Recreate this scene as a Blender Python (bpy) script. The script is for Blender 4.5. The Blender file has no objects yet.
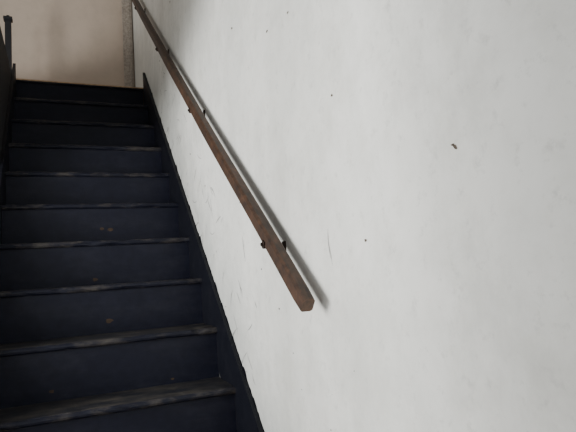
import bpy, bmesh, math, random
from mathutils import Matrix, Vector, noise
random.seed(4)
RISE=.1993; RUN=.2125; S=RISE/RUN; W=.855; T=.017
ZL=9*RISE; ZF=-6*RISE; YL=9*RUN; YB=2.43
col=bpy.context.collection

# ---------- materials ----------
def mat(name):
    m=bpy.data.materials.new(name); m.use_nodes=True
    nt=m.node_tree; return m,nt,nt.nodes['Principled BSDF']
def N(nt,t,**k):
    n=nt.nodes.new(t)
    for a,b in k.items():
        if a in n.inputs.keys(): n.inputs[a].default_value=b
        else: setattr(n,a,b)
    return n
def noise_n(nt,scale,detail=4,rough=.55,mapscale=(1,1,1)):
    tc=N(nt,'ShaderNodeTexCoord'); mp=N(nt,'ShaderNodeMapping'); mp.inputs['Scale'].default_value=mapscale
    nt.links.new(tc.outputs['Object'],mp.inputs['Vector'])
    n=N(nt,'ShaderNodeTexNoise'); n.inputs['Scale'].default_value=scale; n.inputs['Detail'].default_value=detail; n.inputs['Roughness'].default_value=rough
    nt.links.new(mp.outputs[0],n.inputs['Vector']); return n
def ramp(nt,src,stops):
    r=N(nt,'ShaderNodeValToRGB'); e=r.color_ramp.elements
    while len(e)<len(stops): e.new(.5)
    for i,(p,c) in enumerate(stops):
        e[i].position=p; e[i].color=(*c,1) if len(c)==3 else c
    nt.links.new(src,r.inputs[0]); return r
def mix(nt,fac,a,b,mode='MIX'):
    m=N(nt,'ShaderNodeMix'); m.data_type='RGBA'; m.blend_type=mode
    if isinstance(fac,float): m.inputs[0].default_value=fac
    else: nt.links.new(fac,m.inputs[0])
    for i,v in ((6,a),(7,b)):
        if isinstance(v,tuple): m.inputs[i].default_value=(*v,1)
        else: nt.links.new(v,m.inputs[i])
    return m.outputs[2]
def bump(nt,b,src,strength,dist):
    n=N(nt,'ShaderNodeBump'); n.inputs['Strength'].default_value=strength; n.inputs['Distance'].default_value=dist
    nt.links.new(src,n.inputs['Height']); nt.links.new(n.outputs[0],b.inputs['Normal'])

def wall_mat(name,base,dark,dirt,stair_dirt=True):
    m,nt,b=mat(name)
    n1=noise_n(nt,1.5,5,.5,(1,1.9,.45)); r1=ramp(nt,n1.outputs[0],[(.38,dark),(.60,base)])
    n2=noise_n(nt,9,8,.65); r2=ramp(nt,n2.outputs[0],[(.3,(.90,.90,.89)),(.55,(1,1,1))])
    c=mix(nt,1.0,r1.outputs[0],r2.outputs[0],'MULTIPLY')
    if stair_dirt:
        tc=N(nt,'ShaderNodeTexCoord'); sp=N(nt,'ShaderNodeSeparateXYZ'); nt.links.new(tc.outputs['Object'],sp.inputs[0])
        mu=N(nt,'ShaderNodeMath',operation='MULTIPLY_ADD'); mu.inputs[1].default_value=-S
        nt.links.new(sp.outputs[1],mu.inputs[0]); nt.links.new(sp.outputs[2],mu.inputs[2])
        # mu = height above the pitch line of the stair
        n3=noise_n(nt,7,8,.78); ad=N(nt,'ShaderNodeMath',operation='MULTIPLY_ADD'); ad.inputs[1].default_value=.9
        nt.links.new(n3.outputs[0],ad.inputs[0]); nt.links.new(mu.outputs[0],ad.inputs[2])
        r3=ramp(nt,ad.outputs[0],[(.50,(1,1,1)),(1.0,(0,0,0))]); 
        sc=N(nt,'ShaderNodeMath',operation='MULTIPLY'); sc.inputs[1].default_value=.8; nt.links.new(r3.outputs[0],sc.inputs[0])
        c=mix(nt,sc.outputs[0],c,dirt)
        n5=noise_n(nt,3.2,9,.75,(1,1.2,.8)); r5=ramp(nt,n5.outputs[0],[(.47,(0,0,0)),(.68,(.6,.6,.6))])
        c=mix(nt,r5.outputs[0],c,(.61,.61,.565))
        n6=noise_n(nt,26,6,.7,(1,1,1)); r6=ramp(nt,n6.outputs[0],[(.56,(0,0,0)),(.72,(.75,.75,.75))])
        c=mix(nt,r6.outputs[0],c,(.60,.60,.56))
    nt.links.new(c,b.inputs['Base Color']); b.inputs['Roughness'].default_value=.6
    n4=noise_n(nt,14,6,.6); bump(nt,b,n4.outputs[0],.35,.006)
    return m
M_wall=wall_mat('painted_plaster',(.885,.885,.835),(.765,.77,.725),(.47,.49,.465))
M_back=wall_mat('beige_plaster',(.57,.475,.39),(.50,.42,.345),(.4,.36,.3),False)
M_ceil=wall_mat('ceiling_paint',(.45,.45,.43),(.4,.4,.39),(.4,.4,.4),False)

def paint_mat(name,navy,wear,lo,hi,rough=.42,mapscale=(1,3,3),spec=.3):
    m,nt,b=mat(name)
    n=noise_n(nt,5,8,.7,mapscale); r=ramp(nt,n.outputs[0],[(lo,(0,0,0)),(hi,(1,1,1))])
    n2=noise_n(nt,30,4,.6); r2=ramp(nt,n2.outputs[0],[(.3,(.75,.75,.8)),(.7,(1.2,1.2,1.15))])
    c=mix(nt,r.outputs[0],navy,wear); c=mix(nt,1.0,c,r2.outputs[0],'MULTIPLY')
    nt.links.new(c,b.inputs['Base Color']); b.inputs['Roughness'].default_value=rough
    b.inputs['Specular IOR Level'].default_value=spec
    bump(nt,b,n2.outputs[0],.15,.003); return m
M_riser=paint_mat('navy_riser_paint',(.0058,.0068,.0155),(.012,.013,.022),.48,.72,.5,spec=.22)
M_tread=paint_mat('worn_tread_paint',(.012,.013,.018),(.060,.053,.046),.43,.68,.6,spec=.22)
M_nose=paint_mat('worn_nosing_paint',(.008,.009,.017),(.065,.058,.052),.49,.69,.5,mapscale=(1.6,3,3),spec=.22)
M_str=paint_mat('black_stringer_paint',(.0035,.0042,.008),(.008,.008,.012),.5,.8,.5,spec=.22)
M_bare=paint_mat('bare_wood_chip',(.035,.022,.014),(.06,.040,.027),.4,.7,.8)
M_lwall=paint_mat('dark_wall_paint',(.010,.010,.013),(.016,.016,.018),.4,.7,.7)
def wood(name,c1,c2,mapscale,rough=.5):
    m,nt,b=mat(name)
    n=noise_n(nt,6,8,.7,mapscale); r=ramp(nt,n.outputs[0],[(.3,c1),(.7,c2)])
    n2=noise_n(nt,60,4,.6); r2=ramp(nt,n2.outputs[0],[(.3,(.6,.6,.6)),(.7,(1.25,1.25,1.25))])
    c=mix(nt,1.0,r.outputs[0],r2.outputs[0],'MULTIPLY'); nt.links.new(c,b.inputs['Base Color'])
    b.inputs['Roughness'].default_value=rough; bump(nt,b,n2.outputs[0],.3,.002); return m
M_rail=wood('dark_oak_rail',(.010,.0048,.0025),(.085,.038,.017),(10,2.5,2.5),.6)
M_railend=wood('cut_oak_end',(.06,.026,.011),(.13,.06,.027),(8,1,8))
M_land=wood('landing_wood',(.34,.21,.11),(.52,.35,.20),(1,5,5))
M_trim=wood('beige_trim',(.36,.31,.26),(.44,.39,.34),(4,4,1))
M_dark=wood('dark_post_wood',(.006,.006,.008),(.014,.013,.015),(4,4,1))
m,nt,b=mat('rusty_iron'); n=noise_n(nt,60); r=ramp(nt,n.outputs[0],[(.35,(.02,.015,.012)),(.7,(.06,.035,.025))]); nt.links.new(r.outputs[0],b.inputs['Base Color']); b.inputs['Metallic'].default_value=.4; b.inputs['Roughness'].default_value=.6; M_iron=m
m,nt,b=mat('scuff_grey'); n=noise_n(nt,40); r=ramp(nt,n.outputs[0],[(.35,(.22,.22,.21)),(.7,(.5,.5,.48))]); nt.links.new(r.outputs[0],b.inputs['Base Color']); b.inputs['Roughness'].default_value=.7; M_scuff=m
m,nt,b=mat('hole_dark'); n=noise_n(nt,80); r=ramp(nt,n.outputs[0],[(.35,(.05,.04,.03)),(.7,(.16,.12,.08))]); nt.links.new(r.outputs[0],b.inputs['Base Color']); M_hole=m

# ---------- mesh helpers ----------
def obj(name,bm,mats,parent=None,smooth=False):
    me=bpy.data.meshes.new(name); bm.to_mesh(me); bm.free()
    for mm in mats: me.materials.append(mm)
    o=bpy.data.objects.new(name,me); col.objects.link(o)
    if parent: o.parent=parent
    if smooth:
        for pl in me.polygons: pl.use_smooth=True
    return o
def box(bm,x0,x1,y0,y1,z0,z1,mi=0):
    v=[bm.verts.new((x,y,z)) for x in (x0,x1) for y in (y0,y1) for z in (z0,z1)]
    for f in ((0,1,3,2),(4,6,7,5),(0,4,5,1),(2,3,7,6),(0,2,6,4),(1,5,7,3)):
        fc=bm.faces.new([v[i] for i in f]); fc.material_index=mi
def prism(bm,poly,x0,x1,mi=0):
    a=[bm.verts.new((x0,y,z)) for y,z in poly]; b=[bm.verts.new((x1,y,z)) for y,z in poly]; n=len(poly)
    bm.faces.new(a).material_index=mi; bm.faces.new(b[::-1]).material_index=mi
    for i in range(n): bm.faces.new((a[i],b[i],b[(i+1)%n],a[(i+1)%n])).material_index=mi
def finish(bm): bmesh.ops.recalc_face_normals(bm,faces=bm.faces)
def wallbox(name,*a,m=M_wall):
    bm=bmesh.new(); box(bm,*a); finish(bm); return obj(name,bm,[m])
def empty(name):
    e=bpy.data.objects.new(name,None); col.objects.link(e); return e

# ---------- room shell ----------
ZC=4.1
wallbox('wall_right',0,.12,-3.6,YB,ZF,ZC)
wallbox('wall_back',-2.6,.12,YB,YB+.1,ZF,ZC,m=M_back)
wallbox('floor',-3.2,.12,-3.6,-1.05,ZF-.06,ZF,m=M_land)
wallbox('wall_left',-W-.1,-W,.95,YL-.02,ZF,ZL-.02,m=M_lwall)
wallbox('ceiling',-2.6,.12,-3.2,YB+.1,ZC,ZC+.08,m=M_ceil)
# left side between flight and hall: unseen header, soffit raked for its shadow edge; pier added to shade the wall
bm=bmesh.new(); prism(bm,[(.949,1.12),(.3,1.17),(-.1,1.33),(-.5,1.85),(-3.6,1.85),(-3.6,ZC),(.949,ZC)],-W-.1,-W); box(bm,-W-.1,-W,-1.22,-.92,ZF+.001,1.9); finish(bm); obj('shade_header_pier',bm,[M_ceil])
# landing
bm=bmesh.new(); box(bm,-2.6,-.002,YL+.036,YB,ZL-.18,ZL-.001); finish(bm); obj('floor_landing',bm,[M_land])

# ---------- staircase ----------
st=empty('staircase')
x0,x1=-W+T-.004,-T+.004
bmR=bmesh.new(); bmT=bmesh.new()
OV=.018; TH=.024
for n in range(-5,10):
    y=n*RUN; z=n*RISE
    prism(bmR,[(y+OV,z-RISE-.004),(y+OV,z-TH+.002),(y+OV+.015,z-TH+.002),(y+OV+.015,z-RISE-.004)],x0,x1)
    last=(n==9); yb2=y+.034 if last else y+RUN+OV+.014
    prof=[(yb2,z),(y+.010,z)]
    for k in range(1,6):
        a=math.pi/2+math.pi*k/6; prof.append((y+.012+.012*math.cos(a),z-.012+.012*math.sin(a)))
    prof+=[(y+.010,z-TH),(yb2,z-TH)]
    seg=60; rings=[]
    for s in range(seg+1):
        x=x0+(x1-x0)*s/seg; rg=[]
        for i,(py,pz) in enumerate(prof):
            dy=dz=0
            if 1<=i<=6 and not last:
                w=noise.noise(Vector((x*16,n*3.1,i*.25)))
                dy=max(0,w-.1)*.012; dz=-max(0,w-.2)*.008 if i<4 else 0
                dz+=noise.noise(Vector((x*3,n*5.7,1)))*.002
            rg.append(bmT.verts.new((x,py+dy,pz+dz)))
        rings.append(rg)
    L=len(prof)
    for s in range(seg):
        for i in range(L):
            j=(i+1)%L
            f=bmT.faces.new((rings[s][i],rings[s+1][i],rings[s+1][j],rings[s][j]))
            if last: f.material_index=2 if i in (0,1,2,3) else 1
            else: f.material_index=0 if i==0 else 1
    bmT.faces.new(rings[0]); bmT.faces.new(rings[-1][::-1])
finish(bmR); finish(bmT)
obj('risers',bmR,[M_riser],st); obj('treads',bmT,[M_tread,M_nose,M_land],st)
def stringer(name,xa,xb,y0,y1,h):
    bm=bmesh.new(); yy=y0; top=[]
    while yy<y1:
        top.append((yy,S*yy+h)); yy+=.05
    top.append((y1,S*y1+h))
    prism(bm,[(y0,max(ZF,S*y0-.32)),*top,(y1,S*y1-.32)],xa,xb); finish(bm); return obj(name,bm,[M_str],st)
stringer('stringer_right',-T,-.0005,-1.2,YL-.02,.122)
stringer('stringer_left',-W+.0005,-W+T,-1.2,YL-.02,.11)
bm=bmesh.new(); yy=-1.15; pv=None
while yy<YL-.02:
    h=.122+max(0,noise.noise(Vector((yy*22,3,1))))*.022+max(0,noise.noise(Vector((yy*70,1,1))))*.014+.001
    a=bm.verts.new((-.0012,yy,S*yy+.118)); b2=bm.verts.new((-.0012,yy,S*yy+h))
    if pv: bm.faces.new((pv[0],a,b2,pv[1]))
    pv=(a,b2); yy+=.006
obj('paint_overrun',bm,[M_str],st)
def blob(bm,c,r,ax,seed,asp=1.,mi=0,ang=0):
    n=14; vs=[]
    for i in range(n):
        a=2*math.pi*i/n; q=r*(1+.6*noise.noise(Vector((math.cos(a)*1.7,math.sin(a)*1.7,seed*3.3))))
        du=q*math.cos(a); dv=q*math.sin(a)*asp
        du,dv=du*math.cos(ang)-dv*math.sin(ang),du*math.sin(ang)+dv*math.cos(ang)
        vs.append(bm.verts.new((c[0]+du,c[1],c[2]+dv) if ax=='y' else (c[0],c[1]+du,c[2]+dv)))
    bm.faces.new(vs).material_index=mi
bm=bmesh.new()
for n,x,dz,r in [(2,-.41,-.15,.015),(4,-.40,-.125,.010),(4,-.36,-.13,.013),(9,-.73,-.15,.010),(1,-.63,-.165,.009),(1,-.2,-.18,.006),(3,-.45,-.175,.011)]:
    blob(bm,(x,n*RUN+OV-.0008,n*RISE+dz),r,'y',n+x,.6)
obj('paint_chips',bm,[M_bare],st)

# ---------- handrail ----------
hr=empty('handrail')
P0=Vector((-.05,-.738,.326)); P1=Vector((-.05,2.36,2.828))
d=(P1-P0).normalized(); X=Vector((1,0,0)); U=X.cross(d).normalized()
if U.z<0: U=-U
hw,hh,c=.0175,.021,.005
oct_=[(-hw+c,-hh),(hw-c,-hh),(hw,-hh+c),(hw,hh-c*1.4),(hw-c*1.4,hh),(-hw+c*1.4,hh),(-hw,hh-c*1.4),(-hw,-hh+c)]
SAG=-.017
def sag(t): return SAG*math.sin(math.pi*t)
bm=bmesh.new(); rings=[]; NS=90
for s in range(NS+1):
    t=s/NS; cpt=P0.lerp(P1,t); wob=noise.noise(Vector((t*6,0,0)))*.0025
    k=1-.08*(s==0)
    rings.append([bm.verts.new(cpt+X*(a*k+wob)+U*(b_*k+sag(t))) for a,b_ in oct_])
for s in range(NS):
    for i in range(8):
        j=(i+1)%8; bm.faces.new((rings[s][i],rings[s][j],rings[s+1][j],rings[s+1][i]))
bm.faces.new(rings[0][::-1]).material_index=1; bm.faces.new(rings[-1])
finish(bm); obj('rail',bm,[M_rail,M_railend],hr)
def pts_center(r): return sum((v.co for v in r),Vector())/len(r)
def tube(bm,pts,r,n=8):
    rg=[]
    for i,p_ in enumerate(pts):
        p_=Vector(p_); t=(Vector(pts[min(i+1,len(pts)-1)])-Vector(pts[max(i-1,0)])).normalized()
        a=t.orthogonal().normalized(); b_=t.cross(a)
        rg.append([bm.verts.new(p_+a*r*math.cos(2*math.pi*k/n)+b_*r*math.sin(2*math.pi*k/n)) for k in range(n)])
    for i in range(len(rg)-1):
        off=min(range(n),key=lambda o:(rg[i][0].co-pts_center(rg[i])-(rg[i+1][o].co-pts_center(rg[i+1]))).length)
        rg[i+1]=rg[i+1][off:]+rg[i+1][:off]
        for k in range(n): bm.faces.new((rg[i][k],rg[i][(k+1)%n],rg[i+1][(k+1)%n],rg[i+1][k]))
    bm.faces.new(rg[0][::-1]); bm.faces.new(rg[-1])
for i,yb in enumerate((-.52,.272,.985,1.75)):
    t=(yb-P0.y)/(P1.y-P0.y); c0=P0.lerp(P1,t)+U*sag(t)
    bm=bmesh.new()
    for (a0,a1,b0,b1) in ((-hw-.003,hw+.003,-hh-.003,-hh),(-hw-.003,-hw,-hh-.003,-.004),(hw,hw+.003,-hh-.003,hh*.2)):
        vs=[bm.verts.new(c0+X*a+U*b_+d*e) for a in(a0,a1) for b_ in (b0,b1) for e in(-.008,.008)]
        for f in ((0,1,3,2),(4,6,7,5),(0,4,5,1),(2,3,7,6),(0,2,6,4),(1,5,7,3)): bm.faces.new([vs[k] for k in f])
    w=c0+U*(-hh-.003)
    tube(bm,[w,w+X*.012-U*.006,Vector((-.018,w.y,w.z-.008)),Vector((-.004,w.y,w.z-.008))],.005)
    box(bm,-.005,-.0005,w.y-.010,w.y+.010,w.z-.024,w.z+.014)
    tube(bm,[c0+X*(-hw-.008)-U*.014,c0+X*(-hw)-U*.014],.005)
    finish(bm); obj('bracket_%d'%(i+1),bm,[M_iron],hr)

# ---------- marks on the wall ----------
bm=bmesh.new(); XW=-.0009
for i,(y,z,r,asp,ang) in enumerate([(-.842,.812,.0045,.6,.3),(-1.235,.594,.0055,.6,1.),(-1.230,.599,.004,.5,.2),(-.940,.465,.0045,.7,0),(-.472,1.136,.006,.5,0),(-.141,1.298,.008,.4,.3),(.914,1.937,.01,.5,0),(-.631,1.118,.005,.6,0),(.6,1.0,.006,.5,.5),(.35,.80,.005,.6,0),(-.12,.66,.004,.6,0),(-.3,.42,.004,.8,0),(1.3,1.75,.009,.5,0),(-.43,.30,.004,.8,0)]):
    blob(bm,(XW,y,z),r,'x',i*1.3,asp,0,ang)
def line(bm,y0,z0,y1,z1,w,mi=1,bend=.0):
    n=8; d_=Vector((y1-y0,z1-z0)); p_=Vector((-d_.y,d_.x)).normalized(); pr=None
    for k in range(n+1):
        t=k/n; q=Vector((y0,z0))+d_*t+p_*bend*math.sin(math.pi*t); ww=w*(.25+.75*math.sin(math.pi*t))
        a=bm.verts.new((XW,*(q+p_*ww/2))); b_=bm.verts.new((XW,*(q-p_*ww/2)))
        if pr: bm.faces.new((pr[0],a,b_,pr[1])).material_index=mi
        pr=(a,b_)
line(bm,-.774,.506,-.778,.434,.0024,1,.004)
line(bm,-.775,.47,-.785,.415,.0014,1,0)
for i in range(80):
    y=random.uniform(-.25,1.3); z=S*y+.15+random.random()**1.2*.45
    a=random.uniform(-1.2,1.4); l=random.uniform(.02,.10)
    line(bm,y,z,y+l*math.cos(a),z+l*math.sin(a),random.uniform(.002,.0042),1,random.uniform(-.01,.01))
for i in range(18):
    y=random.uniform(-1.4,1.2); z=random.uniform(max(-.1,S*y+.16),S*y+1.)
    blob(bm,(XW,y,z),random.uniform(.0015,.003),'x',i,.7,1)
obj('plaster_scuffs',bm,[M_hole,M_scuff])

# ---------- landing trim and newel ----------
bm=bmesh.new()
box(bm,-.085,-.012,YB-.022,YB-.001,ZL,ZC-.01); box(bm,-.07,-.028,YB-.028,YB-.022,ZL,ZC-.01); finish(bm)
obj('trim_1',bm,[M_trim])
bm=bmesh.new(); xa,xb,ya,yb_=-W-.05,-W-.012,YL+.04,YL+.08
box(bm,xa,xb,ya,yb_,ZL,ZL+.42); box(bm,xa-.008,xb+.008,ya-.008,yb_+.008,ZL+.42,ZL+.44); box(bm,xa-.006,xb+.006,ya-.006,yb_+.006,ZL,ZL+.07)
box(bm,xa+.01,xb-.01,ya+.01,yb_-.01,ZL+.44,ZL+.455); finish(bm); obj('newel_post',bm,[M_dark])

# ---------- lights ----------
def area(name,loc,target,sx,sy,e,c):
    l=bpy.data.lights.new(name,'AREA'); l.shape='RECTANGLE'; l.size=sx; l.size_y=sy; l.energy=e; l.color=c
    o=bpy.data.objects.new(name,l); col.objects.link(o); o.location=loc
    o.rotation_euler=(Vector(target)-Vector(loc)).to_track_quat('-Z','Y').to_euler(); return o
area('hall_window_light',(-2.4,-.4,.7),(0,-.1,.7),.9,.8,80,(1,.995,.98))
area('hall_fill_light',(-2.4,-2.1,.6),(0,-1.8,.6),.9,1.3,36,(.97,.985,1))  # added fill without a known source, brightens the near end of the right wall
area('landing_fill',(-1.9,1.95,3.2),(-.6,YB,2.2),.6,.6,6.5,(1,.92,.83))  # added soft fill for the back wall
w=bpy.data.worlds.new('world'); bpy.context.scene.world=w; w.use_nodes=True
w.node_tree.nodes['Background'].inputs[0].default_value=(.94,.965,1,1); w.node_tree.nodes['Background'].inputs[1].default_value=.44

# ---------- camera ----------
cx,cy,cz,yaw,pit,roll,f=-.5883,-1.8927,.418,.41,.0981,-.0657,526.9
fw=Vector((math.sin(yaw)*math.cos(pit),math.cos(yaw)*math.cos(pit),math.sin(pit)))
r=Vector((math.cos(yaw),-math.sin(yaw),0)); u=r.cross(fw)
r,u=r*math.cos(roll)+u*math.sin(roll),-r*math.sin(roll)+u*math.cos(roll)
cd=bpy.data.cameras.new("camera"); co=bpy.data.objects.new("camera",cd); col.objects.link(co)
co.matrix_world=Matrix(((r[0],u[0],-fw[0],cx),(r[1],u[1],-fw[1],cy),(r[2],u[2],-fw[2],cz),(0,0,0,1)))
cd.sensor_width=36; cd.lens=f/576*36; cd.clip_start=.02
bpy.context.scene.camera=co
